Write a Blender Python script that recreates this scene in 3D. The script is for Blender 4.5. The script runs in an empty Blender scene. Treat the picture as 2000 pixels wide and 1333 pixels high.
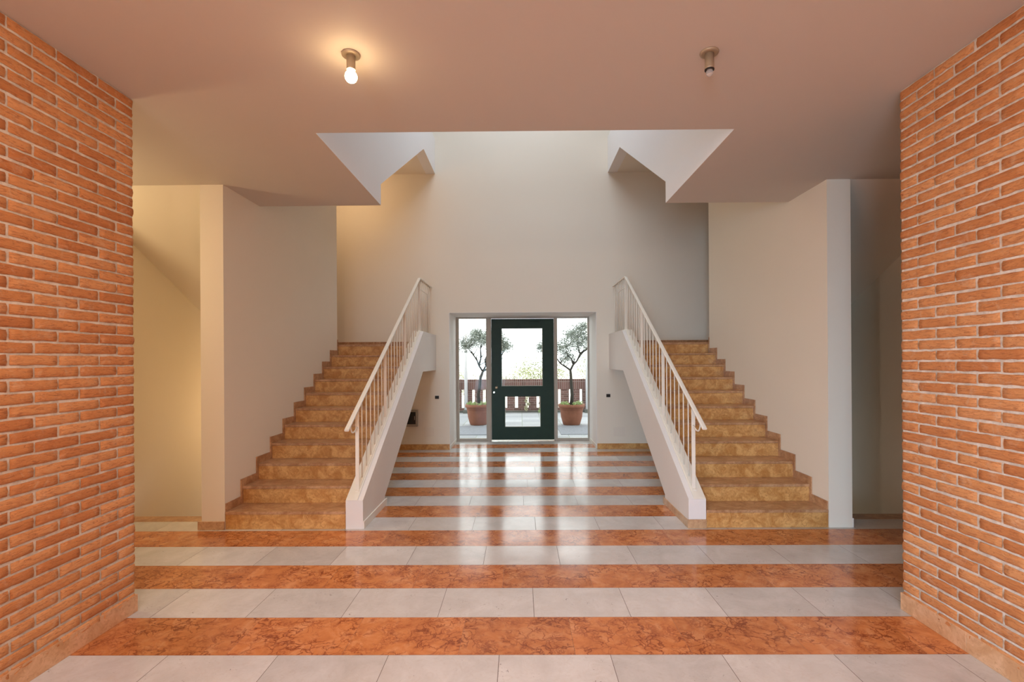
import bpy, bmesh, math, random
from mathutils import Vector, Matrix, noise
random.seed(7)
S = bpy.context.scene
COL = S.collection

# ------------------------------------------------------------------ camera
F, CX, CY = 954.45, 1008.96, 702.79
cd = bpy.data.cameras.new('camera'); cam = bpy.data.objects.new('camera', cd); COL.objects.link(cam)
cd.sensor_width = 36; cd.lens = F * 36 / 2000
cd.shift_x = (1000 - CX) / 2000; cd.shift_y = (CY - 666.5) / 2000
cd.clip_start = 0.05; cd.clip_end = 400
yw, pt, ro = .0074, .0005, .0061
r0 = Vector((math.cos(yw), math.sin(yw), 0)); f0 = Vector((-math.sin(yw), math.cos(yw), 0)); up = Vector((0, 0, 1))
fw = math.cos(pt) * f0 + math.sin(pt) * up; u1 = -math.sin(pt) * f0 + math.cos(pt) * up
rr = math.cos(ro) * r0 - math.sin(ro) * u1; uu = math.sin(ro) * r0 + math.cos(ro) * u1
m = Matrix((rr, uu, -fw)).transposed().to_4x4(); m.translation = (-.0418, 0, 1.65)
cam.matrix_world = m
S.camera = cam
S.view_settings.view_transform = 'Standard'; S.view_settings.look = 'None'
S.view_settings.gamma = 1; S.view_settings.use_curve_mapping = False
S.view_settings.exposure = 0.0

# ------------------------------------------------------------------ sky, sun, daylight
w = bpy.data.worlds.new('world'); S.world = w; w.use_nodes = True
bg = w.node_tree.nodes['Background']; bg.inputs[0].default_value = (.93, .97, 1, 1); bg.inputs[1].default_value = 3.0

def light(name, kind, loc, energy, color, size=None, size_y=None, rot=None, radius=None):
    d = bpy.data.lights.new(name, kind); d.energy = energy; d.color = color
    if size: d.size = size
    if size_y: d.shape = 'RECTANGLE'; d.size_y = size_y
    if radius: d.shadow_soft_size = radius
    o = bpy.data.objects.new(name, d); COL.objects.link(o); o.location = loc
    if rot: o.rotation_euler = rot
    return o
R = math.radians
sun = light('sun', 'SUN', (0, -20, 30), 5.5, (1, .93, .80), rot=(R(36), R(10), 0)); sun.data.angle = R(.6)
# added area light under the closed roof, for assumed daylight over the stair void
light('assumed_void_fill', 'AREA', (0, 6.3, 7.6), 160, (.74, .84, 1), 2.9, 4.2, (0, 0, 0))
# added daylight, from an assumed doorway behind the viewer, to the left
ed = light('assumed_door_daylight', 'AREA', (-1.45, -3.97, 1.15), 112, (.43, .71, 1), 1.6, 2.0, (R(75), 0, R(-24))); ed.data.spread = R(80)
# warm fill lights added behind the viewer, out of view
light('lobby_area_fill', 'AREA', (.1, -1.0, 3.36), 138, (1, .82, .74), 4.2, 3.6, (0, 0, 0))
light('lobby_point_fill', 'POINT', (-1.0, .35, 3.22), 92, (1, .80, .68), radius=.06)  # added point fill that warms the left side, no fitting here

# ------------------------------------------------------------------ materials
def mat(name):
    m = bpy.data.materials.new(name); m.use_nodes = True
    nt = m.node_tree; b = nt.nodes['Principled BSDF']
    return m, nt, b
def N(nt, t, **k):
    n = nt.nodes.new(t)
    for a, v in k.items():
        if a in n.inputs.keys() if hasattr(n.inputs, 'keys') else False: n.inputs[a].default_value = v
        else: setattr(n, a, v)
    return n
def ramp(nt, src, stops):
    r = nt.nodes.new('ShaderNodeValToRGB'); e = r.color_ramp.elements
    while len(e) < len(stops): e.new(.5)
    for i, (p, c) in enumerate(stops):
        e[i].position = p; e[i].color = (c[0], c[1], c[2], 1) if hasattr(c, '__len__') else (c, c, c, 1)
    nt.links.new(src, r.inputs[0]); return r.outputs[0]
def noisef(nt, scale, detail=4, rough=.55, dist=0, vec=None):
    n = nt.nodes.new('ShaderNodeTexNoise'); n.inputs['Scale'].default_value = scale
    n.inputs['Detail'].default_value = detail; n.inputs['Roughness'].default_value = rough; n.inputs['Distortion'].default_value = dist
    if vec is not None: nt.links.new(vec, n.inputs['Vector'])
    return n.outputs[0]
def coords(nt, scale=None):
    t = nt.nodes.new('ShaderNodeTexCoord'); v = t.outputs['Object']
    if scale:
        mp = nt.nodes.new('ShaderNodeMapping'); mp.inputs['Scale'].default_value = scale
        nt.links.new(v, mp.inputs[0]); v = mp.outputs[0]
    return v
def mix(nt, f, a, b, mode='MIX'):
    n = nt.nodes.new('ShaderNodeMix'); n.data_type = 'RGBA'; n.blend_type = mode
    for i, x in ((0, f), (6, a), (7, b)):
        if isinstance(x, (int, float)): n.inputs[i].default_value = x
        elif isinstance(x, tuple): n.inputs[i].default_value = (x[0], x[1], x[2], 1)
        else: nt.links.new(x, n.inputs[i])
    return n.outputs[2]
def bump(nt, b, h, strength=.3, dist=.01):
    n = nt.nodes.new('ShaderNodeBump'); n.inputs['Strength'].default_value = strength; n.inputs['Distance'].default_value = dist
    nt.links.new(h, n.inputs['Height']); nt.links.new(n.outputs[0], b.inputs['Normal'])

def paint(name, col, rough=.7, var=.04, bs=.12):
    m, nt, b = mat(name); v = coords(nt)
    c2 = tuple(x * (1 - var) for x in col)
    c = mix(nt, noisef(nt, 1.3, 5, .6, 0, v), col, c2)
    nt.links.new(c, b.inputs['Base Color']); b.inputs['Roughness'].default_value = rough
    bump(nt, b, noisef(nt, 90, 3, .6, 0, v), bs, .002)
    return m
def simple(name, col, rough=.5, metal=0, var=.1, ns=30):
    m, nt, b = mat(name); v = coords(nt)
    c = mix(nt, noisef(nt, ns, 3, .6, 0, v), tuple(min(1, x * (1 + var)) for x in col), tuple(x * (1 - var) for x in col))
    nt.links.new(c, b.inputs['Base Color']); b.inputs['Roughness'].default_value = rough; b.inputs['Metallic'].default_value = metal
    return m
M = {}
M['wall'] = paint('warm_white_plaster', (.81, .735, .60))
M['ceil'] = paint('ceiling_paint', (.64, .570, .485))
M['pier'] = paint('cream_pier_paint', (.82, .77, .68))
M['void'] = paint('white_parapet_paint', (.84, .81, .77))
M['dirty'] = paint('scuffed_parapet_paint', (.80, .75, .69), .65, .10, .2)
M['rail'] = simple('ivory_enamel', (.80, .74, .62), .35, 0, .03)
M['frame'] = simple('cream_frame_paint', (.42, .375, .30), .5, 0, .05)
M['green'] = simple('dark_green_door_paint', (.020, .042, .027), .42, 0, .25, 6)
M['green'].node_tree.nodes['Principled BSDF'].inputs['Specular IOR Level'].default_value = .15
M['steel'] = simple('worn_brass', (.55, .48, .36), .28, 1, .1)
M['black'] = simple('black_plastic', (.012, .010, .009), .4)
M['darkglass'] = simple('smoked_plastic', (.035, .030, .026), .15)
M['grey'] = simple('grey_box_plastic', (.36, .31, .24), .5)
M['plate'] = paint('plate_paint', (.78, .70, .575), .5)
M['lampmetal'] = simple('tan_lamp_enamel', (.38, .30, .20), .4, .3)
M['black_ring'] = simple('black_ring', (.012, .008, .006), .5)
M['soil'] = simple('soil', (.05, .04, .03), .9)
M['bark'] = simple('bark', (.045, .04, .035), .9, 0, .3)
M['leaf'] = simple('glare_paled_green_leaves', (.30, .34, .31), .6, 0, .4, 9)  # green lightened and greyed, outdoor glare and haze put into the colour
M['herb'] = simple('fresh_green_leaves', (.35, .47, .20), .6, 0, .3, 9)
M['hedge'] = simple('sunlit_yellow_green_leaves', (.24, .27, .13), .7, 0, .3, 5)
M['ivy'] = simple('pale_ivy_leaves', (.42, .40, .26), .7, 0, .3, 9)
M['postwhite'] = simple('white_post_paint', (.78, .78, .82), .5, 0, .04)
M['kerb'] = simple('dark_kerb_stone', (.12, .12, .11), .9, 0, .3)

def glass():
    m = bpy.data.materials.new('clear_pane'); m.use_nodes = True; nt = m.node_tree; nt.nodes.clear()
    o = nt.nodes.new('ShaderNodeOutputMaterial'); t = nt.nodes.new('ShaderNodeBsdfTransparent'); g = nt.nodes.new('ShaderNodeBsdfGlossy')
    t.inputs[0].default_value = (.95, .97, .95, 1); g.inputs['Roughness'].default_value = .02; g.inputs[0].default_value = (.6, .6, .6, 1)
    fr = nt.nodes.new('ShaderNodeFresnel'); fr.inputs[0].default_value = 1.12
    mx = nt.nodes.new('ShaderNodeMixShader'); nt.links.new(fr.outputs[0], mx.inputs[0]); nt.links.new(t.outputs[0], mx.inputs[1]); nt.links.new(g.outputs[0], mx.inputs[2])
    nt.links.new(mx.outputs[0], o.inputs[0]); return m
M['glass'] = glass()
def bulbglass():
    m, nt, b = mat('clear_bulb_glass'); b.inputs['Base Color'].default_value = (.9, .87, .82, 1)
    b.inputs['Roughness'].default_value = .08; b.inputs['Transmission Weight'].default_value = .75; b.inputs['IOR'].default_value = 1.3
    return m
M['bulb_off'] = bulbglass()
def bulbon():
    m, nt, b = mat('lit_bulb'); b.inputs['Emission Color'].default_value = (1, .72, .40, 1); b.inputs['Emission Strength'].default_value = 52
    b.inputs['Base Color'].default_value = (.9, .85, .7, 1); return m
M['bulb_on'] = bulbon()

def red_marble(nt, v):
    base = mix(nt, ramp(nt, noisef(nt, 3.2, 6, .6, .6, v), [(.3, (.40, .125, .038)), (.7, (.54, .205, .078))]), (.5, .18, .07), (.5, .18, .07)) if False else \
        ramp(nt, noisef(nt, 7, 8, .65, .8, v), [(.30, (.43, .135, .036)), (.5, (.56, .195, .060)), (.7, (.66, .29, .12))])
    # thin crack-like veins
    wv = nt.nodes.new('ShaderNodeVectorMath'); wv.operation = 'MULTIPLY_ADD'
    nn = nt.nodes.new('ShaderNodeTexNoise'); nn.inputs['Scale'].default_value = 9; nn.inputs['Detail'].default_value = 6; nt.links.new(v, nn.inputs['Vector'])
    nt.links.new(nn.outputs[1], wv.inputs[0]); wv.inputs[1].default_value = (.34, .20, .1); nt.links.new(v, wv.inputs[2])
    def vein(scale, width):
        vo = nt.nodes.new('ShaderNodeTexVoronoi'); vo.feature = 'DISTANCE_TO_EDGE'; vo.inputs['Scale'].default_value = scale
        nt.links.new(wv.outputs[0], vo.inputs['Vector'])
        return ramp(nt, vo.outputs['Distance'], [(0, 1.), (width, 0.)])
    msk = ramp(nt, noisef(nt, 5, 3, .5, .3, v), [(.40, 0.), (.56, 1.)])
    v1 = mix(nt, 1.0, vein(13, .085), msk, 'MULTIPLY')
    v2 = mix(nt, 1.0, vein(34, .16), ramp(nt, noisef(nt, 9, 3, .5, .2, v), [(.46, 0.), (.6, .75)]), 'MULTIPLY')
    c = mix(nt, v1, base, (.20, .040, .012)); c = mix(nt, v2, c, (.26, .055, .016))
    return c
def cream_marble(nt, v):
    base = ramp(nt, noisef(nt, 4, 7, .65, .5, v), [(.3, (.50, .465, .43)), (.7, (.64, .61, .575))])
    sp = mix(nt, 1.0, ramp(nt, noisef(nt, 36, 5, .7, 1.4, v), [(.635, 0.), (.67, 1.)]), ramp(nt, noisef(nt, 4.5, 2, .5, 0, v), [(.50, 0.), (.58, .9)]), 'MULTIPLY')
    c = mix(nt, sp, base, (.17, .13, .11))
    st = ramp(nt, noisef(nt, 14, 6, .7, 2.5, v), [(.5, 0.), (.68, .35)])
    return mix(nt, st, c, (.50, .42, .35))
def floor_mat():
    m, nt, b = mat('striped_marble_floor')
    a = nt.nodes.new('ShaderNodeAttribute'); a.attribute_name = 'tile'
    sp = nt.nodes.new('ShaderNodeSeparateColor'); nt.links.new(a.outputs['Color'], sp.inputs[0])
    t = nt.nodes.new('ShaderNodeTexCoord'); off = nt.nodes.new('ShaderNodeVectorMath'); off.operation = 'MULTIPLY_ADD'
    nt.links.new(a.outputs['Color'], off.inputs[0]); off.inputs[1].default_value = (0, 13.7, 9.1); nt.links.new(t.outputs['Object'], off.inputs[2])
    v = off.outputs[0]
    c = mix(nt, sp.outputs[0], cream_marble(nt, v), red_marble(nt, v))
    hv = nt.nodes.new('ShaderNodeHueSaturation'); mr = nt.nodes.new('ShaderNodeMapRange'); mr.inputs[3].default_value = .90; mr.inputs[4].default_value = 1.08
    nt.links.new(sp.outputs[1], mr.inputs[0]); nt.links.new(mr.outputs[0], hv.inputs['Value']); nt.links.new(c, hv.inputs['Color'])
    nt.links.new(hv.outputs[0], b.inputs['Base Color'])
    rg = ramp(nt, noisef(nt, 2.2, 5, .6, .4, t.outputs['Object']), [(.3, .10), (.7, .21)])
    nt.links.new(rg, b.inputs['Roughness'])
    b.inputs['IOR'].default_value = 1.5
    bump(nt, b, noisef(nt, 5, 2, .5, 0, t.outputs['Object']), .05, .004)
    return m
M['floor'] = floor_mat()
M['grout'] = simple('dark_joint', (.13, .09, .07), .8)
def stone(name, lo, hi, vein=(.30, .15, .05), rough=.3, sc=9):
    m, nt, b = mat(name); v = coords(nt)
    c = ramp(nt, noisef(nt, sc, 8, .68, .7, v), [(.40, lo), (.60, hi)])
    c = mix(nt, ramp(nt, noisef(nt, 22, 6, .7, 2.0, v), [(.50, 0.), (.64, .6)]), c, vein)
    c = mix(nt, ramp(nt, noisef(nt, 30, 4, .6, .5, v), [(.6, 0.), (.7, .35)]), c, tuple(min(1, x * 1.25) for x in hi))
    nt.links.new(c, b.inputs['Base Color']); b.inputs['Roughness'].default_value = rough
    return m
M['riser'] = stone('ochre_marble_riser', (.46, .205, .055), (.68, .38, .135), (.36, .145, .035))
M['tread'] = stone('brown_marble_tread', (.36, .175, .075), (.54, .31, .16), (.28, .11, .045))
M['skirt'] = stone('tan_marble_skirting', (.44, .26, .13), (.60, .38, .21), (.32, .15, .07), .35)
M['skirt_brick'] = stone('peach_marble_skirting', (.56, .305, .15), (.70, .42, .24), (.44, .22, .10), .35, 5)

def brick_mat():
    m, nt, b = mat('rough_orange_brick'); v = coords(nt)
    a = nt.nodes.new('ShaderNodeAttribute'); a.attribute_name = 'tile'
    sp = nt.nodes.new('ShaderNodeSeparateColor'); nt.links.new(a.outputs['Color'], sp.inputs[0])
    c = ramp(nt, sp.outputs[0], [(0, (.66, .24, .072)), (.5, (.78, .33, .112)), (1, (.86, .40, .155))])
    vs = coords(nt, (1, .45, 2.2))
    c = mix(nt, ramp(nt, noisef(nt, 34, 6, .8, 1.2, vs), [(.50, 0.), (.62, .65)]), c, (.40, .105, .030))
    c = mix(nt, ramp(nt, noisef(nt, 10, 7, .75, .8, v), [(.54, 0.), (.66, .45)]), c, (.80, .50, .30))
    nt.links.new(c, b.inputs['Base Color']); b.inputs['Roughness'].default_value = .85
    bump(nt, b, noisef(nt, 60, 7, .75, .4, vs), 1.0, .010)
    return m
M['brick'] = brick_mat()
def mortar_mat():
    m, nt, b = mat('grey_beige_mortar'); v = coords(nt)
    c = ramp(nt, noisef(nt, 14, 6, .7, .3, v), [(.4, (.56, .48, .39)), (.6, (.76, .68, .57))])
    nt.links.new(c, b.inputs['Base Color']); b.inputs['Roughness'].default_value = .95
    bump(nt, b, noisef(nt, 70, 5, .7, 0, v), .6, .004); return m
M['mortar'] = mortar_mat()
def garden_brick(name, rot):
    m, nt, b = mat(name)
    t = nt.nodes.new('ShaderNodeTexCoord'); s = nt.nodes.new('ShaderNodeSeparateXYZ'); nt.links.new(t.outputs['Object'], s.inputs[0])
    cb = nt.nodes.new('ShaderNodeCombineXYZ')
    nt.links.new(s.outputs[0], cb.inputs[1 if rot else 0]); nt.links.new(s.outputs[2], cb.inputs[0 if rot else 1])
    br = nt.nodes.new('ShaderNodeTexBrick'); nt.links.new(cb.outputs[0], br.inputs['Vector'])
    br.inputs['Color1'].default_value = (.11, .055, .048, 1); br.inputs['Color2'].default_value = (.18, .09, .08, 1); br.inputs['Mortar'].default_value = (.25, .20, .19, 1)
    br.inputs['Scale'].default_value = 1; br.inputs['Brick Width'].default_value = .32 if rot else .26; br.inputs['Row Height'].default_value = .066; br.inputs['Mortar Size'].default_value = .007
    if rot: br.offset = 0
    nt.links.new(br.outputs[0], b.inputs['Base Color']); b.inputs['Roughness'].default_value = .9
    return m
M['gb'] = garden_brick('garden_brick', False); M['gs'] = garden_brick('soldier_brick', True)
def terracotta():
    m, nt, b = mat('terracotta'); v = coords(nt)
    c = ramp(nt, noisef(nt, 6, 5, .6, .3, v), [(.3, (.20, .070, .038)), (.7, (.27, .10, .055))])
    nt.links.new(c, b.inputs['Base Color']); b.inputs['Roughness'].default_value = .7; return m
M['terra'] = terracotta()
def paving():
    m, nt, b = mat('pebbled_paving'); v = coords(nt)
    ck = nt.nodes.new('ShaderNodeTexBrick'); nt.links.new(v, ck.inputs['Vector']); ck.offset = 0
    ck.inputs['Scale'].default_value = 1; ck.inputs['Brick Width'].default_value = .5; ck.inputs['Row Height'].default_value = .5; ck.inputs['Mortar Size'].default_value = .008
    ck.inputs['Color1'].default_value = (.33, .34, .37, 1); ck.inputs['Color2'].default_value = (.52, .53, .56, 1); ck.inputs['Mortar'].default_value = (.26, .30, .22, 1)
    c = mix(nt, ramp(nt, noisef(nt, 80, 3, .8, 0, v), [(.4, 0.), (.62, .6)]), ck.outputs[0], (.17, .17, .19))
    c = mix(nt, ramp(nt, noisef(nt, 3, 5, .7, 1, v), [(.6, 0.), (.75, .4)]), c, (.25, .34, .18))
    nt.links.new(c, b.inputs['Base Color']); b.inputs['Roughness'].default_value = .9; return m
M['paving'] = paving()
M['granite'] = stone('dark_granite_slab', (.16, .17, .20), (.28, .29, .33), (.1, .1, .12), .8, 60)
M['gravel'] = simple('pale_gravel', (.62, .60, .54), .95, 0, .15, 3)

# ------------------------------------------------------------------ mesh helpers
class MB:
    def __init__(s): s.v = []; s.f = []; s.c = []; s.mi = []
    def add(s, vs, fs, col=(0, 0, 0), mi=0):
        o = len(s.v); s.v += [tuple(v) for v in vs]
        for f in fs: s.f.append(tuple(i + o for i in f)); s.c.append(col); s.mi.append(mi)
    def box(s, x0, x1, y0, y1, z0, z1, **k):
        x0, x1 = min(x0, x1), max(x0, x1)
        vs = [(x0, y0, z0), (x1, y0, z0), (x1, y1, z0), (x0, y1, z0), (x0, y0, z1), (x1, y0, z1), (x1, y1, z1), (x0, y1, z1)]
        s.add(vs, [(0, 3, 2, 1), (4, 5, 6, 7), (0, 1, 5, 4), (1, 2, 6, 5), (2, 3, 7, 6), (3, 0, 4, 7)], **k); return s
    def prism(s, poly, x0, x1, **k):          # poly in (y, z), extruded along x
        n = len(poly); vs = [(x0, y, z) for y, z in poly] + [(x1, y, z) for y, z in poly]
        s.add(vs, [tuple(range(n))[::-1], tuple(range(n, 2 * n))] + [(i, (i + 1) % n, (i + 1) % n + n, i + n) for i in range(n)], **k); return s
    def tube(s, pts, rad, n=10, caps=True, flat=1.0, **k):
        pts = [Vector(p) for p in pts]; rad = rad if hasattr(rad, '__len__') else [rad] * len(pts)
        vs = []
        for i, p in enumerate(pts):
            a = pts[max(i - 1, 0)]; b = pts[min(i + 1, len(pts) - 1)]; d = (b - a).normalized()
            ref = Vector((1, 0, 0)) if abs(d.x) < .9 else Vector((0, 1, 0))
            e1 = (ref - d * ref.dot(d)).normalized(); e2 = d.cross(e1)
            for j in range(n):
                t = 2 * math.pi * j / n; vs.append(p + (e1 * math.cos(t) + e2 * math.sin(t) * flat) * rad[i])
        fs = [(i * n + j, i * n + (j + 1) % n, (i + 1) * n + (j + 1) % n, (i + 1) * n + j) for i in range(len(pts) - 1) for j in range(n)]
        if caps: fs += [tuple(range(n))[::-1], tuple(range((len(pts) - 1) * n, len(pts) * n))]
        s.add(vs, fs, **k); return s
    def lathe(s, prof, cx, cy, n=32, **k):
        vs = [(cx + r * math.cos(2 * math.pi * j / n), cy + r * math.sin(2 * math.pi * j / n), z) for r, z in prof for j in range(n)]
        fs = [(i * n + j, i * n + (j + 1) % n, (i + 1) * n + (j + 1) % n, (i + 1) * n + j) for i in range(len(prof) - 1) for j in range(n)]
        s.add(vs, fs, **k); return s
    def build(s, name, mats, parent=None, smooth=False, bevel=0, attr=False, origin=None):
        me = bpy.data.meshes.new(name)
        O = Vector(origin) if origin else Vector((0, 0, 0))
        if parent is not None and origin is None: O = Vector(parent['_o']) if '_o' in parent else O
        me.from_pydata([tuple(Vector(v) - O) for v in s.v], [], s.f)
        for m_ in (mats if isinstance(mats, (list, tuple)) else [mats]): me.materials.append(m_)
        for p, i in zip(me.polygons, s.mi): p.material_index = i; p.use_smooth = smooth
        if attr:
            ca = me.color_attributes.new('tile', 'FLOAT_COLOR', 'CORNER')
            for p, c in zip(me.polygons, s.c):
                for li in p.loop_indices: ca.data[li].color = (c[0], c[1], c[2], 1)
        bm = bmesh.new(); bm.from_mesh(me); bmesh.ops.recalc_face_normals(bm, faces=bm.faces) if not attr else None
        bm.to_mesh(me); bm.free()
        o = bpy.data.objects.new(name, me); COL.objects.link(o)
        if parent is not None:
            o.parent = parent
            if '_o' in parent: o['_o'] = parent['_o']
        else: o.location = O
        if bevel:
            b = o.modifiers.new('bevel', 'BEVEL'); b.width = bevel; b.segments = 2; b.limit_method = 'ANGLE'; b.angle_limit = R(40)
        return o
def empty(name, loc):
    o = bpy.data.objects.new(name, None); COL.objects.link(o); o.location = loc; o['_o'] = tuple(loc); o.empty_display_size = .1; return o
def tag(o, label, cat, group=None, kind=None):
    o['label'] = label; o['category'] = cat
    if group: o['group'] = group
    if kind: o['kind'] = kind
    return o
def struct(o, label=None, cat=None):
    o['kind'] = 'structure'
    if label: o['label'] = label
    if cat: o['category'] = cat
    return o

# ------------------------------------------------------------------ dimensions (metres; x across, y away from viewer)
ZC, Z1 = 3.388, 3.62            # lobby ceiling, first-floor level
IN, ON = 1.591, 1.760           # parapet inner / outer faces
SI, SO = 2.95, 3.178            # wall beside stairs
Y1, YL, YB = 4.775, 7.775, 9.0  # first riser, landing edge, back wall
RS, GO = .17355, .30            # riser, going
OUT = 4.42                      # outer stairwell wall
WB, DB, BO = 2.5217, 3.207, -.073
TOP = 7.9
BK = -4.0

# floor of striped marble slabs --------------------------------------
def floor_rows():
    mb = MB(); offs = {-1: -.169, 1: -.582, 3: .27, 0: .256, 2: -.18, 5: .1}
    n = -17
    while 2.7314 + .4 * n < 9.96:
        y0 = 2.7314 + .4 * n; y1 = min(y0 + .4, 9.96)
        kind = 1 if n % 2 == 0 else 0
        rnd = random.Random(n * 7 + 3)
        off = offs.get(n, rnd.random() * .62) if True else 0
        L = .62 if kind == 0 else .655
        g = .0016 if kind == 0 else .0006
        x = off - L * 14
        while x < 6.7:
            xa, xb = x + g, x + L - g
            # trim to the plan: full width in front, between the stair walls beyond
            lim = 6.5 if y0 < Y1 + .1 else (SO if y0 < YB - .1 else 1.45)
            xa2, xb2 = max(xa, -lim), min(xb, lim)
            y1 = min(y0 + .4, 9.96)
            if n == 5 and (xb2 + xa2) / 2 > SO - .3 or n == 5 and (xb2 + xa2) / 2 < -SO + .3: y1 = 5.016
            if xb2 > xa2 + .01:
                col = (kind, rnd.random(), rnd.random())
                mb.add([(xa2, y0 + .0007, 0), (xb2, y0 + .0007, 0), (xb2, y1 - .0007, 0), (xa2, y1 - .0007, 0)], [(0, 1, 2, 3)], col, 0)
            x += L
        n += 1
    for s in (-1, 1):       # corridor stretch beyond the stair wall line, up to the basement steps
        pass
    mb.box(-6.5, 6.5, BK, Y1 + .16, -.2, -.0012, mi=1)
    mb.box(-SO, SO, Y1 + .16, YB, -.2, -.0012, mi=1)
    mb.box(-1.45, 1.45, YB, 9.96, -.2, -.0012, mi=1)
    return mb
fl = struct(floor_rows().build('floor', [M['floor'], M['grout']], attr=True))

# ceiling -------------------------------------------------------------
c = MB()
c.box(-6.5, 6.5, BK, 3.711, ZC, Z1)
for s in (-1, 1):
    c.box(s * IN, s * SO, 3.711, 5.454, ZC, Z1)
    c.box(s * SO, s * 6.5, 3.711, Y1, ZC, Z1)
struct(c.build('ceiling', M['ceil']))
r = MB(); r.box(-6.6, 6.6, BK, 10.1, 8.0, 9.2)
struct(r.build('ceiling_upper', M['wall']))

# back wall with entrance opening ---------------------------------------
XO0, XO1, ZO = -1.350, 1.365, 2.527
YD0 = 9.938
b = MB()
b.box(-OUT - .3, XO0, YB, 10.06, -2.6, 8.0); b.box(XO1, OUT + .3, YB, 10.06, -2.6, 8.0)
b.box(XO0, XO1, YB, 10.06, ZO, 8.0); b.box(XO0, XO1, 10.02, 10.06, -2.6, -.0)
struct(b.build('wall_back', M['wall']))
for s, nm in ((-1, 'left'), (1, 'right')):
    struct(MB().box(s * SI, s * SO, Y1, 7.75, -2.6, 8.0).build('wall_stair_' + nm, M['pier'] if 0 else M['wall']))
    struct(MB().box(s * OUT, s * (OUT + .2), Y1, 10.06, -2.6, 8.0).build('wall_outer_' + nm, M['wall']))
    struct(MB().box(s * OUT, s * 6.6, Y1, Y1 + .15, -.2, 8.0).build('wall_corridor_' + nm, M['wall']))
    struct(MB().box(s * 6.5, s * 6.6, BK, Y1, -.2, 8.0).build('wall_side_' + nm, M['wall']))
struct(MB().box(-6.6, 6.6, BK - .1, BK, 2.62, 8.0).box(-6.6, -2.35, BK - .1, BK, -.2, 2.62).box(-.55, 6.6, BK - .1, BK, -.2, 2.62).box(-2.35, -.55, BK - .1, BK, 2.25, 2.62).build('wall_front', M['wall']))  # doorway gap is assumed, left open for the added daylight

# brick side walls --------------------------------------------------------
def brick_patch(mb, o, u, v, n, w_, h_, rnd):
    """rounded rough brick face; o corner, u along, v up, n outward"""
    nu, nv = max(2, int(w_ / .032)), 4
    us = [0, .006] + [.006 + (w_ - .012) * i / nu for i in range(1, nu)] + [w_ - .006, w_]
    vs = [0, .005] + [.005 + (h_ - .010) * i / nv for i in range(1, nv)] + [h_ - .005, h_]
    P = []; tilt = (rnd.random() - .5) * .004; seed = rnd.random() * 50; lift = rnd.random() * .002
    for j, b_ in enumerate(vs):
        for i, a in enumerate(us):
            edge = i in (0, len(us) - 1) or j in (0, len(vs) - 1)
            d = -.002 if edge else (.0030 if j in (1, len(vs) - 2) else .0058) + lift + .0042 * noise.noise(Vector((a * 38 + seed, b_ * 60, seed))) + tilt * (a / w_ - .5)
            jx = .0022 * noise.noise(Vector((a * 22, b_ * 40, seed + 9))) if edge else 0
            jy = .0042 * noise.noise(Vector((a * 26 + 5, b_ * 30, seed + 19))) if edge else 0
            P.append(o + u * (a + jx) + v * (b_ + jy) + n * d)
    W = len(us)
    F_ = [(j * W + i, j * W + i + 1, (j + 1) * W + i + 1, (j + 1) * W + i) for j in range(len(vs) - 1) for i in range(W - 1)]
    if u.cross(v).dot(n) < 0: F_ = [f[::-1] for f in F_]
    mb.add(P, F_, (rnd.random(), rnd.random(), 0), 0)
def brick_wall(s, nm):
    rnd = random.Random(11 + s); mb = MB()
    X = BO + s * WB; n = Vector((-s, 0, 0)); pitch = ZC / 52; zb = .115
    yb = -3.99
    mb.box(X + s * .004, X + s * .36, yb, DB, .0, ZC - .001, mi=1)
    for k in range(52):
        z = k * pitch + .006; h_ = pitch - .0125
        if z + h_ < zb: continue
        yend = DB; first = .262 if k % 2 else .132
        y = yend
        L = first
        while y > yb + .05:
            brick_patch(mb, Vector((X, y - L + .0065 + rnd.uniform(-.002, .002), z + rnd.uniform(-.0022, .0022))), Vector((0, 1, 0)), Vector((0, 0, 1)), n, L - .013 if y < yend else L - .006, h_, rnd)
            y -= L; L = .264
        # end face looking down the corridor
        x = 0; L = .17 if k % 2 else .29
        while x < .35:
            ll = min(L, .36 - x)
            if ll > .03: brick_patch(mb, Vector((X + s * x, DB, z)), Vector((s, 0, 0)), Vector((0, 0, 1)), Vector((0, 1, 0)), ll - .010, h_, rnd)
            x += L; L = .2725
    o = struct(mb.build('wall_brick_' + nm, [M['brick'], M['mortar']], attr=True))
    for p in o.data.polygons: p.use_smooth = p.material_index == 0
    bb = MB()
    ys = [yb, -1.2, -.9, -.1, .75, 1.55, 2.35 if s < 0 else 2.25, 2.92 if s < 0 else 2.75, DB + .006]
    for a, b2 in zip(ys[:-1], ys[1:]):
        bb.box(X - s * .008, X + s * .02, a + .0008, b2 - .0008, 0, .112)
    bb.box(X - s * .008, X + s * .36, DB + .0068, DB + .016, 0, .112)
    struct(bb.build('baseboard_brick_' + nm, M['skirt_brick'], bevel=.002))
brick_wall(-1, 'left'); brick_wall(1, 'right')

struct(MB().box(XO0, XO0 + .006, YB + .001, YD0, 0.001, ZO).box(XO1 - .006, XO1, YB + .001, YD0, 0.001, ZO).box(XO0, XO1, YB + .001, YD0, ZO - .006, ZO).build('trim_5', M['void']))  # reveal lining in whiter paint, standing in for daylight from outside
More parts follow.
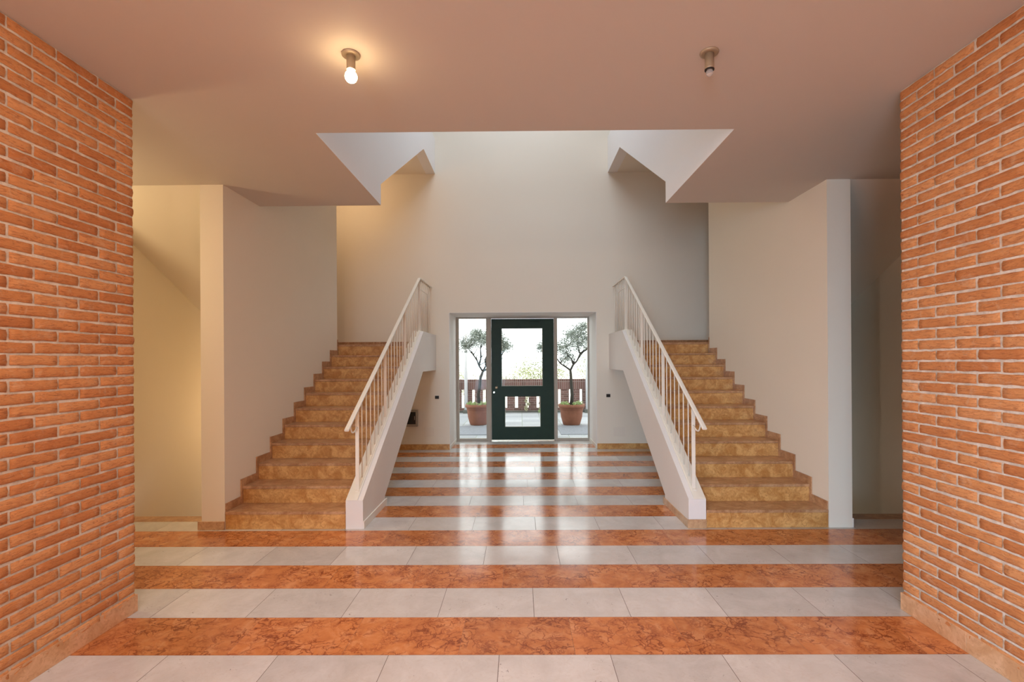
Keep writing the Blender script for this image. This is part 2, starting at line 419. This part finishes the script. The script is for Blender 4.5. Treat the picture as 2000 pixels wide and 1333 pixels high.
# baseboards ----------------------------------------------------------------
for s, nm in ((-1, 'left'), (1, 'right')):
    edge = XO0 if s < 0 else XO1
    struct(MB().box(edge, s * SI, YB - .018, YB, 0, .102).build('baseboard_back_' + nm, M['riser'], bevel=.002))
    struct(MB().box(s * ON, s * OUT, YB - .015, YB, 1.909, 1.995).build('baseboard_landing_' + nm, M['tread'], bevel=.002))
    struct(MB().box(edge - s * .012, edge, YB, 9.93, 0, .07).build('baseboard_reveal_' + nm, M['pier'], bevel=.002))
    if s < 0:
        struct(MB().box(s * (SI + .0), s * (SO + .03), Y1 - .018, Y1, 0, .082).box(s * SO, s * (SO + .03), Y1, 5.0, 0, .082)
               .build('baseboard_pier_left', M['skirt'], bevel=.002))
    else:
        struct(MB().box(s * SO, s * (SO + .014), Y1 + .0, 5.0, 0, .09).build('baseboard_pier_right', M['pier'], bevel=.002))
    # stone edge at the head of the basement steps
    struct(MB().box(s * SO, s * OUT, 5.02, 5.19, -.06, -.0).box(s * SO, s * OUT, Y1 + .15, 5.018, -.2, -.001).build('trim_%d' % (1 if s < 0 else 2), M['tread']))

# ------------------------------------------------------------------ staircases
def step_poly(y1, rs, z0, yl, yb, under):
    pts = [(y1, z0)]
    for k in range(11):
        pts.append((y1 + k * GO, z0 + (k + 1) * rs - .028)); pts.append((y1 + (k + 1) * GO if k < 10 else yb, z0 + (k + 1) * rs - .028))
    return pts + under
def staircase(s, nm, z0=0, upper=False):
    root = empty('staircase', (s * 2.35, Y1, z0))
    zl = z0 + 11 * RS
    # concrete body of flight and landing
    body = MB()
    if not upper:
        pts = [(Y1 + .012, z0)]
    else:
        pts = [(Y1 + .012, z0)]
    for k in range(11):
        z = z0 + (k + 1) * RS - .03
        pts.append((Y1 + k * GO + .012, z)); pts.append((Y1 + (k + 1) * GO + .012 if k < 10 else YB, z))
    pts += [(YB, z0 + 1.47), (7.77, z0 + 1.47 if not upper else z0 + 1.47), (5.34, z0)]
    # split into convex-friendly pieces: use strips
    body = MB()
    for k in range(10):
        ya, yb_ = Y1 + k * GO + .012, Y1 + (k + 1) * GO + .012
        zt = z0 + (k + 1) * RS - .03
        u = (lambda y: min(z0 + 1.47, max(z0, z0 + (y - 5.454) * .592))) if upper else (lambda y: min(z0 + 1.47, max(z0, z0 + (y - 5.37) * .606)))
        body.prism([(ya, u(ya)), (ya, zt), (yb_, zt), (yb_, u(yb_))], s * (ON + .001), s * (SI - .003))
    body.build('flight', M['wall'], root)
    if not upper:
        for k in range(11):
            y = Y1 + k * GO; zt = z0 + (k + 1) * RS
            MB().box(s * (ON + .004), s * (SI - .004), y + .004, y + .03, zt - RS + (.0 if k else 0.001), zt - .0285).build('riser', M['riser'], root)
            depth = GO + .028
            if k < 10: MB().box(s * (ON + .004), s * (SI - .004), y - .004, y + depth, zt - .027, zt).build('tread', M['tread'], root, bevel=.003)
        # stepped skirting along the wall
        sk = MB()
        for k in range(10):
            y = Y1 + k * GO - .032 if k else Y1 + .008; yn = Y1 + (k + 1) * GO - .032; zt = z0 + (k + 1) * RS
            sk.prism([(y, zt - RS + (0 if k == 0 else -.02)), (y, zt + .08), (yn, zt + .08), (yn, zt - .02)], s * (SI - .012), s * (SI - .001))
        sk.prism([(Y1 + 10 * GO - .032, zl - RS), (Y1 + 10 * GO - .032, zl + .08), (7.75, zl + .08), (7.75, zl - RS)], s * (SI - .012), s * (SI - .001))
        sk.build('skirting', M['tread'], root)
    # solid parapet
    T = [(Y1, z0), (Y1, z0 + .28), (7.83, z0 + 2.115), (YB - .002, z0 + 2.115), (YB - .002, z0 + 1.47), (7.77, z0 + 1.47), (5.555, z0 + .11), (5.555, z0)]
    p = MB()
    A = [(Y1, z0), (Y1, z0 + .28), (5.555, z0 + .28 + .6 * .78), (5.555, z0)]
    B = [(5.555, z0 + .11), (5.555, z0 + .28 + .6 * .78), (7.77, z0 + .28 + .6 * 2.995), (7.77, z0 + 1.47)]
    C = [(7.77, z0 + 1.47), (7.77, z0 + .28 + .6 * 2.995), (7.83, z0 + 2.113), (YB, z0 + 2.113), (YB, z0 + 1.47)]
    if upper: T = T[:5] + [(7.93, z0 + 1.47), (5.454, z0 + .004), (5.454, z0)]
    p.prism(T, s * IN, s * ON)
    po = p.build('parapet', M['dirty'] if not upper else M['void'], root)
    bm = bmesh.new(); bm.from_mesh(po.data); bmesh.ops.triangulate(bm, faces=[f for f in bm.faces if len(f.verts) > 4]); bm.to_mesh(po.data); bm.free()
    if not upper:
        cap = MB().prism([(Y1 - .004, z0 + .283), (Y1 + .0, z0 + .289), (7.83, z0 + 2.124), (7.83, z0 + 2.116)], s * (IN + .052), s * (ON - .003))
        cap.build('coping', M['rail'], root)
        base = MB().box(s * (IN - .012), s * IN, Y1 - .0, 5.6, 0, .075)
        if s > 0: base.box(s * (IN - .012), s * ON, Y1 - .014, Y1, 0, .085)
        base.build('base_strip', M['skirt'] if s > 0 else M['pier'], root, bevel=.002)
    return root
tag(staircase(-1, 'left'), 'ochre marble staircase at left, rising under the lit bulb beside the cream pier', 'staircase', 'mirrored entrance staircases')
tag(staircase(1, 'right'), 'ochre marble staircase at right, rising beside the darker passage', 'staircase', 'mirrored entrance staircases')
tag(staircase(-1, 'left', Z1, True), 'white underside and parapet of upper flight at left above the ceiling edge', 'staircase', 'upper flights in the void')
tag(staircase(1, 'right', Z1, True), 'white underside and parapet of upper flight at right above the ceiling edge', 'staircase', 'upper flights in the void')
for s, nm in ((-1, 'left'), (1, 'right')):
    zl = 11 * RS
    struct(MB().box(s * ON, s * OUT, 7.79, YB, 1.47, zl).build('floor_landing_' + nm, M['tread'] if 0 else [M['wall']]))
    struct(MB().box(s * (ON + .004), s * (SI - .004), 7.7705, 7.7895, zl - .0275, zl + .0015).box(s * ON, s * OUT, 7.7895, YB, zl + .0002, zl + .0015).build('floor_landing_slabs_' + nm, M['tread']))
    struct(MB().box(s * ON, s * OUT, 7.79, YB, Z1 + 1.47, Z1 + zl).build('floor_upper_landing_' + nm, M['wall']))
# first-floor guard walls at the void, return flights over the passages, basement steps
for s, nm in ((-1, 'left'), (1, 'right')):
    struct(MB().box(s * IN, s * ON, 3.711, Y1, Z1, 4.62).build('wall_void_' + nm, M['void']))
    # soft face over the slab edge so the void side reads as one white plane
    struct(MB().box(s * (IN - .002), s * (IN + .01), 3.713, 5.454, ZC + .001, Z1).build('trim_%d' % (3 if s < 0 else 4), M['void']))
    rf = MB(); zs = lambda y: ZC - .5525 * (y - 4.78)
    rf.prism([(4.78, zs(4.78)), (4.78, Z1), (4.95, Z1), (YL, 2.0), (YL, zs(YL))], s * (SO + .001), s * (OUT - .001))
    t = rf.build('return_flight', M['wall'])
    tag(t, 'sloping underside of the return flight over the %s passage' % nm, 'stair soffit', 'return flights over the passages')
    bs = MB()
    for k in range(12):
        bs.box(s * SO, s * OUT, 5.19 + k * .28, 5.19 + (k + 1) * .28 if k < 11 else YB, -2.6, -(k + 1) * .175)
    struct(bs.build('floor_basement_' + nm, M['tread']))

# ------------------------------------------------------------------ railings
def railing(s, label):
    X = s * 1.678
    root = empty('stair_railing', (X, Y1 + .1, .28))
    pt = lambda y: .288 + .6 * (y - Y1)
    # handrail: flat oval bar, running past the first post, level at the landing
    hz = lambda y: 1.165 + .592 * (y - 4.87)
    ye = 7.95; ze = hz(ye)
    def bar(mb, pts, hw, hh):
        P = [Vector(p) for p in pts]; n = 12; vs = []
        for i, p in enumerate(P):
            a = P[max(i - 1, 0)]; b_ = P[min(i + 1, len(P) - 1)]; d = (b_ - a).normalized(); e1 = Vector((1, 0, 0)); e2 = d.cross(e1)
            for j in range(n):
                t = 2 * math.pi * j / n
                cx_, sx_ = math.cos(t), math.sin(t)
                vs.append(p + e1 * hw * math.copysign(abs(cx_) ** .5, cx_) + e2 * hh * math.copysign(abs(sx_) ** .5, sx_))
        fs = [(i * n + j, i * n + (j + 1) % n, (i + 1) * n + (j + 1) % n, (i + 1) * n + j) for i in range(len(P) - 1) for j in range(n)]
        fs += [tuple(range(n))[::-1], tuple(range((len(P) - 1) * n, len(P) * n))]
        mb.add(vs, fs); return mb
    bar(MB(), [(X, 4.58, hz(4.58)), (X, 4.60, hz(4.60)), (X, ye - .02, ze - .012), (X, ye + .02, ze), (X, 8.985, ze)], .022, .011).build('handrail', M['rail'], root, smooth=False)
    posts = [4.88, 5.90, 6.92, 7.94]
    for y in posts:
        top = min(hz(y), ze) - .008
        MB().box(X - .018, X + .018, y - .006, y + .006, pt(min(y, 7.83)) - .01, top).build('post', M['rail'], root, bevel=.0015)
    for a, b_ in zip(posts[:-1], posts[1:]):
        for k in range(1, 7):
            y = a + (b_ - a) * k / 7
            MB().tube([(X, y, pt(min(y, 7.83)) + .0), (X, y, hz(y) - .006)], .0065, 8).build('baluster', M['rail'], root, smooth=True)
    for k in range(1, 8):
        y = 7.94 + k * .128
        MB().tube([(X, y, 2.115), (X, y, ze - .006)], .006, 8).build('baluster', M['rail'], root, smooth=True)
    MB().prism([(4.86, pt(4.86)), (4.86, pt(4.86) + .012), (7.83, 2.135), (8.985, 2.135), (8.985, 2.118), (7.83, 2.118)], X - .02, X + .02).build('bottom_rail', M['rail'], root)
    MB().tube([(X, 7.95, ze - .17), (X, 8.62, ze - .17), (X, 8.64, ze - .19), (X, 8.64, 2.125)], .006, 8).build('middle_rail', M['rail'], root, smooth=True)
    # curved bracket tying the free end of the handrail to the first post
    arc = [(X, 4.876 - .0 - .19 * math.sin(t * math.pi / 2), .985 - .05 * math.sin(t * math.pi) + (hz(4.69) - .985) * t ** 2.2) for t in [i / 10 for i in range(11)]]
    MB().tube(arc, .0075, 8).build('bracket', M['rail'], root, smooth=True)
    tag(root, label, 'railing', 'ivory stair railings')
railing(-1, 'ivory metal balustrade with thin balusters on the left staircase parapet')
railing(1, 'ivory metal balustrade with thin balusters on the right staircase parapet')

# ------------------------------------------------------------------ ceiling lamps
def lamp(x, y, lit):
    root = empty('ceiling_lamp', (x, y, ZC))
    MB().lathe([(.001, ZC), (.050, ZC), (.052, ZC - .004), (.050, ZC - .010), (.040, ZC - .013), (.030, ZC - .012), (.001, ZC - .012)], x, y, 36).build('ceiling_rose', M['lampmetal'], root, smooth=True)
    L = .090 if lit else .098
    MB().lathe([(.001, ZC - .010), (.0245, ZC - .010), (.0245, ZC - L + .008), (.026, ZC - L), (.021, ZC - L), (.019, ZC - L + .02), (.001, ZC - L + .02)], x, y, 32).build('socket', M['lampmetal'], root, smooth=True)
    if lit:
        zc = ZC - .128
        prof = [(.001, zc - .034)] + [(.034 * math.sin(t), zc - .034 * math.cos(t)) for t in [math.pi * i / 14 for i in range(1, 11)]] + [(.016, zc + .034), (.014, zc + .05)]
        MB().lathe(prof, x, y, 28).build('bulb', M['bulb_on'], root, smooth=True)
    else:
        MB().lathe([(.020, ZC - .098), (.0265, ZC - .099), (.0265, ZC - .104), (.020, ZC - .105)], x, y, 32).build('gasket', M['black_ring'], root, smooth=True)
        zc = ZC - .118
        prof = [(.001, zc - .020)] + [(.020 * math.sin(t), zc - .020 * math.cos(t)) for t in [math.pi * i / 14 for i in range(1, 11)]] + [(.013, zc + .03)]
        MB().lathe(prof, x, y, 28).build('bulb', M['bulb_off'], root, smooth=True)
    return root
tag(lamp(-.99, 2.76, True), 'glowing bare bulb in a short socket on the lobby ceiling, left', 'lamp', 'ceiling lamps')
tag(lamp(1.04, 2.775, False), 'unlit bare bulb with a black ring on the lobby ceiling, right', 'lamp', 'ceiling lamps')
# assumed point light added under the upper landing at left, out of sight
light('assumed_landing_bulb', 'POINT', (-3.1, 7.95, 4.55), 17, (1, .68, .40), radius=.08)
light('basement_fill', 'POINT', (-3.45, 7.2, .9), 16, (1, .66, .34), radius=.04)  # unseen fill added to brighten the lower part of the left passage
light('assumed_passage_bulb', 'POINT', (-4.7, 3.7, 2.75), 80, (1, .76, .44), radius=.22)  # assumed bulb, added to light the left passage warmly, no fitting built

# ------------------------------------------------------------------ entrance screen: door and side lights
YD = 9.94
ent = empty('door_1', (0, YD, 0)); struct(ent)
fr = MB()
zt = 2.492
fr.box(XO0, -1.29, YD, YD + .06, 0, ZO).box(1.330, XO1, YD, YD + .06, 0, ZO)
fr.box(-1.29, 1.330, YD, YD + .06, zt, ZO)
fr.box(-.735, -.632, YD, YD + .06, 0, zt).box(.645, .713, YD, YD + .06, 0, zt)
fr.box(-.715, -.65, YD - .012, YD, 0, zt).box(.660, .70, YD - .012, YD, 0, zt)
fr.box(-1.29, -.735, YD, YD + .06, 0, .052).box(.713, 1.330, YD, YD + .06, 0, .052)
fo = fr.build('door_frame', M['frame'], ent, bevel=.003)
x0, x1 = -.628, .641
leaf = MB(); yA, yB = YD + .002, YD + .050; pz = [(-.423, .417, 1.112, 2.287), (-.361, .370, .278, .902)]
leaf.box(x0, -.423, yA, yB, .022, 2.485).box(.417, x1, yA, yB, .022, 2.485)
leaf.box(-.423, .417, yA, yB, 2.287, 2.485).box(-.423, .417, yA, yB, .902, 1.112).box(-.423, .417, yA, yB, .022, .278)
leaf.box(-.423, -.361, yA, yB, .278, .902).box(.370, .417, yA, yB, .278, .902)
lf = leaf.build('door_leaf', M['green'], ent)
for (a, b_, c_, d_) in pz:
    gl = MB().box(a, b_, YD + .022, YD + .028, c_, d_).build('pane', M['glass'], lf)
    bd = MB(); t_ = .010
    bd.box(a, a + t_, YD + .03, YD + .045, c_, d_).box(b_ - t_, b_, YD + .03, YD + .045, c_, d_).box(a + t_, b_ - t_, YD + .03, YD + .045, c_, c_ + t_)
    bd.build('glazing_bead', M['green' if 0 else 'frame'], lf)
MB().box(-1.29, -.735, YD + .028, YD + .034, .052, zt).build('pane', M['glass'], fo)
MB().box(.713, 1.330, YD + .028, YD + .034, .052, zt).build('pane', M['glass'], fo)
kn = MB().tube([(-.526, YD, 1.09), (-.526, YD - .012, 1.09)], .030, 24).tube([(-.526, YD - .012, 1.09), (-.526, YD - .035, 1.09), (-.526, YD - .045, 1.09), (-.526, YD - .065, 1.09), (-.526, YD - .075, 1.09)], [.012, .014, .026, .028, .015], 24)
kn.build('door_knob', M['steel'], lf, smooth=True)
MB().tube([(-.578, YD, .99), (-.578, YD - .018, .99)], .018, 20).box(-.583, -.573, YD - .03, YD - .018, .975, 1.005).build('lock_cylinder', M['steel'], lf)
MB().box(.06, .36, YD - .035, YD + .002, 2.425, 2.475).build('door_closer', M['green'], lf, bevel=.004)
MB().box(-.63, .645, YD - .01, YD + .07, 0, .012).build('threshold', M['steel'], ent)

# ------------------------------------------------------------------ small wall fittings
def switch(x, z, label):
    root = empty('wall_switch', (x, YB, z))
    pl = MB().box(x - .037, x + .037, YB - .008, YB, z - .029, z + .029).build('plate', M['black'], root, bevel=.003)
    for i in (-1, 0, 1):
        MB().box(x + i * .021 - .009, x + i * .021 + .009, YB - .012, YB - .008, z - .018, z + .018).build('rocker', M['darkglass'], pl, bevel=.001)
    tag(root, label, 'switch', 'black wall switches')
switch(-1.580, .967, 'small black wall switch left of the entrance door')
switch(1.574, .982, 'small black wall switch right of the entrance door')
bx = empty('fuse_box', (-2.12, YB, .59))
MB().box(-2.32, -1.93, YB - .07, YB, .435, .742).build('case', M['grey'], bx, bevel=.006)
MB().box(-2.29, -1.962, YB - .075, YB - .070, .482, .705).build('door', M['darkglass'], bx, bevel=.002)
MB().box(-1.985, -1.975, YB - .085, YB - .075, .56, .63).build('latch', M['grey'], bx)
tag(bx, 'grey wall box with smoked door half hidden behind the left stair parapet', 'electrical box')
def blank(x0, x1, z0, z1, label):
    o = MB().box(x0, x1, YB - .005, YB, z0, z1).build('cover_plate', M['plate'], None, bevel=.002, origin=((x0 + x1) / 2, YB, z0)); tag(o, label, 'cover plate', 'blank cover plates')
blank(-1.82, -1.64, .25, .42, 'faint square blank plate low on the wall beside the grey fuse box')
blank(1.67, 1.88, .23, .40, 'faint square blank plate low on the wall right of the entrance')

# ------------------------------------------------------------------ outside
g = MB().box(-9, 9, 10.06, 15.55, -.25, -.005)
struct(g.build('ground_paving', M['paving']))
struct(MB().box(-40, 40, 15.55, 90, -.25, -.03).build('ground_gravel', M['gravel']))
for x0, x1, lab in ((-1.9, -.75, 'dark granite slab in front of the left potted tree'), (.85, 1.95, 'dark granite slab in front of the right potted tree')):
    o = MB().box(x0, x1, 10.75, 12.2, -.005, .006).build('granite_slab', M['granite'], None, origin=((x0 + x1) / 2, 11.5, 0)); tag(o, lab, 'slab', 'granite slabs')
# brick garden wall with slots
gw = empty('garden_wall', (0, 15.4, 0)); Y0, Yb = 15.35, 15.55
band = MB().box(-7, 7, Y0, Yb, -.005, .13)
ph = -.167; sp = .339; k = -20; xs = [ph + sp * i for i in range(-20, 21)]
prev = -7
for x in xs:
    if x - .05 > prev: band.box(prev, x - .048, Y0, Yb, .13, .715)
    prev = x + .048
band.box(prev, 7, Y0, Yb, .13, .715)
band.build('pierced_brickwork', M['gb'], gw)
MB().box(-7, 7, Y0 - .01, Yb + .01, .715, 1.035).build('soldier_course', M['gs'], gw)
MB().box(-7, 7, Y0 - .03, Y0, -.005, .05).build('kerb', M['kerb'], gw)
tag(gw, 'low reddish brick garden wall with vertical slots beyond the entrance', 'wall')
for x, lab in ((-1.735, 'slim white post in front of the garden wall, seen through left side window'), (2.035, 'slim white post in front of the garden wall, seen through right side window')):
    p = empty('canopy_post', (x, 15.2, 0))
    MB().tube([(x, 15.2, .10), (x, 15.2, 4.2)], .052, 20).build('shaft', M['postwhite'], p, smooth=True)
    MB().box(x - .09, x + .09, 15.11, 15.29, -.005, .10).build('foot', M['kerb'], p, bevel=.005)
    tag(p, lab, 'post', 'canopy posts')

def leaves(mb, centres, n, size, rnd, squash=1):
    for i in range(n):
        c_, r_ = rnd.choice(centres)
        d = Vector((rnd.gauss(0, 1), rnd.gauss(0, 1), rnd.gauss(0, 1))).normalized() * r_ * rnd.random() ** .6
        d.z *= squash
        p = Vector(c_) + d
        a = Vector((rnd.gauss(0, 1), rnd.gauss(0, 1), rnd.gauss(0, .7))).normalized(); t = Vector((rnd.gauss(0, 1), rnd.gauss(0, 1), rnd.gauss(0, 1)))
        b_ = (t - a * t.dot(a)).normalized(); L = size * rnd.uniform(.7, 1.3); W = L * .28; nn = a.cross(b_) * W * .35
        mb.add([p - a * L / 2, p + b_ * W / 2 + nn, p + a * L / 2, p - b_ * W / 2 + nn], [(0, 1, 2), (0, 2, 3)])
    return mb
def tree(cx, cy, label, trunk, branches, blobs, seed):
    rnd = random.Random(seed)
    root = empty('potted_tree', (cx, cy, 0))
    prof = [(.001, .0), (.205, .0), (.218, .02), (.268, .20), (.285, .36), (.292, .385), (.298, .39), (.300, .43), (.312, .44), (.330, .445), (.335, .47), (.333, .515), (.322, .525), (.300, .522), (.296, .47), (.001, .46)]
    pot = MB().lathe(prof, cx, cy, 48).build('pot', M['terra'], root, smooth=True)
    MB().lathe([(.001, .49), (.15, .485), (.296, .47)], cx, cy, 32).build('soil', M['soil'], pot)
    hb = leaves(MB(), [((cx + .24 * math.cos(a), cy + .24 * math.sin(a), .53), .08) for a in [i * .7 for i in range(9)]], 520, .05, rnd, .8)
    h_ = hb.build('groundcover', M['herb'], root); 
    P = [Vector((cx + dx, cy + dy, z)) for dx, dy, z in trunk]
    tk = MB().tube(P, [.048 - .018 * i / (len(P) - 1) for i in range(len(P))], 12).build('trunk', M['bark'], root, smooth=True)
    bm_ = MB(); tips = []
    for br in branches:
        Q = [Vector((cx + dx, cy + dy, z)) for dx, dy, z in br]; n = len(Q)
        bm_.tube(Q, [.026 * (1 - .72 * i / (n - 1)) for i in range(n)], 8); tips.append(Q[-1])
        for q in Q[1:]:
            for _ in range(4):
                e = q + Vector((rnd.uniform(-.3, .3), rnd.uniform(-.3, .3), rnd.uniform(.08, .34))); mdp = (q + e) / 2 + Vector((rnd.uniform(-.04, .04), 0, .03))
                bm_.tube([q, mdp, e], [.009, .006, .003], 5)
    bm_.build('branches', M['bark'], tk, smooth=True)
    leaves(MB(), [((cx + x, cy + y, z), r_ * 1.5) for x, y, z, r_ in blobs], 4600, .062, rnd, .75).build('foliage', M['leaf'], root)
    tag(root, label, 'potted tree', 'potted trees by the entrance')
tree(-1.12, 12.5, 'small tree in terracotta pot seen through the left side window',
     [(.03, 0, .48), (.00, 0, .75), (.04, 0, 1.0), (.06, 0, 1.2), (.12, .02, 1.36)],
     [[(.12, .02, 1.36), (.02, .05, 1.5), (-.02, .05, 1.62), (-.12, .05, 1.78), (-.25, .0, 1.95), (-.40, 0, 2.05)],
      [(.12, .02, 1.36), (.20, -.05, 1.50), (.18, -.08, 1.66), (.30, -.1, 1.82), (.36, -.1, 2.05)],
      [(.12, .02, 1.36), (.32, .1, 1.47), (.50, .12, 1.56), (.62, .12, 1.8), (.66, .12, 2.0)],
      [(.02, .05, 1.5), (.06, .15, 1.7), (.05, .2, 1.95), (.10, .2, 2.2)]],
     [(-.35, 0, 2.02, .17), (-.18, .1, 2.15, .20), (.05, 0, 2.20, .22), (.28, -.1, 2.15, .2), (.30, .2, 2.28, .17), (.62, .1, 2.10, .15), (.72, 0, 1.98, .14), (-.05, .2, 2.35, .12), (.5, -.1, 2.25, .16)], 3)
tree(1.25, 12.4, 'small tree in terracotta pot seen through the right side window',
     [(.0, 0, .48), (.02, 0, .75), (.0, 0, 1.0), (-.01, 0, 1.25), (-.02, 0, 1.38)],
     [[(-.02, 0, 1.38), (.06, .05, 1.52), (.16, .08, 1.62), (.24, .1, 1.80), (.18, .1, 1.95), (.20, .1, 2.2), (.15, .1, 2.4)],
      [(.24, .1, 1.80), (.40, .1, 1.90), (.50, .1, 2.05), (.52, .1, 2.2)],
      [(-.02, 0, 1.38), (-.15, -.05, 1.47), (-.28, -.08, 1.55), (-.40, -.1, 1.72), (-.58, -.1, 1.95)],
      [(.06, .05, 1.52), (.02, .1, 1.66), (-.08, .15, 1.78), (-.12, .15, 1.95)]],
     [(-.30, 0, 1.95, .2), (-.12, .1, 2.0, .2), (.05, 0, 2.12, .2), (.22, .1, 2.05, .18), (.10, .1, 2.35, .2), (-.02, 0, 2.28, .16), (.30, .1, 2.32, .2), (.45, .1, 2.2, .17), (-.62, -.1, 2.0, .16), (-.75, -.1, 1.95, .12), (-.60, 0, 2.25, .10), (-.1, .1, 1.7, .15), (.32, .1, 2.5, .12)], 5)
# planting beyond and on the wall
def hedge(x, y, w_, h_, d_, n, mt, label, seed, size=.09, z0=0):
    rnd = random.Random(seed); root = empty('shrub', (x, y, z0))
    cs = [((x + rnd.uniform(-w_, w_) / 2, y + rnd.uniform(-d_, d_) / 2, z0 + h_ * rnd.uniform(.25, .85)), .28 * h_) for _ in range(26)]
    leaves(MB(), cs, n, size, rnd).build('foliage', M[mt], root)
    st = MB()
    for i in range(7): st.tube([(x + rnd.uniform(-.1, .1), y, z0), (x + rnd.uniform(-w_, w_) * .35, y + rnd.uniform(-.2, .2), z0 + h_ * .7)], [.02, .008], 6)
    st.build('stems', M['bark'], root)
    tag(root, label, 'shrub', 'shrubs beyond the garden wall')
hedge(.75, 18.2, 1.5, 1.75, 1.2, 2600, 'hedge', 'sunlit shrub beyond the wall in the door glass, right side', 21)
hedge(3.1, 17.6, 1.7, 2.35, 1.2, 3000, 'hedge', 'tall sunlit shrub beyond the wall behind the right potted tree', 22)
hedge(-.9, 20.8, 2.0, 1.35, 1.2, 1800, 'hedge', 'low sunlit shrub beyond the wall in the door glass, left side', 23)
hedge(-2.7, 18.4, 1.1, 1.5, 1.0, 1500, 'hedge', 'sunlit shrub beyond the wall behind the left potted tree', 24)
rnd = random.Random(31); iv = MB()
leaves(iv, [((.18 + rnd.uniform(-.05, .05), 15.22, .10 + .06 * i), .06) for i in range(11)], 420, .06, rnd)
o = iv.build('ivy', M['ivy'], None, origin=(.18, 15.3, 0)); tag(o, 'pale climber trailing down the middle of the garden wall', 'climbing plant')
wd = MB(); leaves(wd, [((.75 + rnd.uniform(-.25, .3), 15.22, .06), .07) for i in range(8)], 260, .06, rnd)
leaves(wd, [((2.45 + rnd.uniform(-.15, .3), 15.2, .06), .08) for i in range(6)], 160, .06, rnd)
o = wd.build('weeds', M['herb'], None, origin=(.75, 15.2, 0)); tag(o, 'green weeds growing at the foot of the garden wall', 'weeds', None, 'stuff')

for o in bpy.data.objects:
    if '_o' in o: del o['_o']
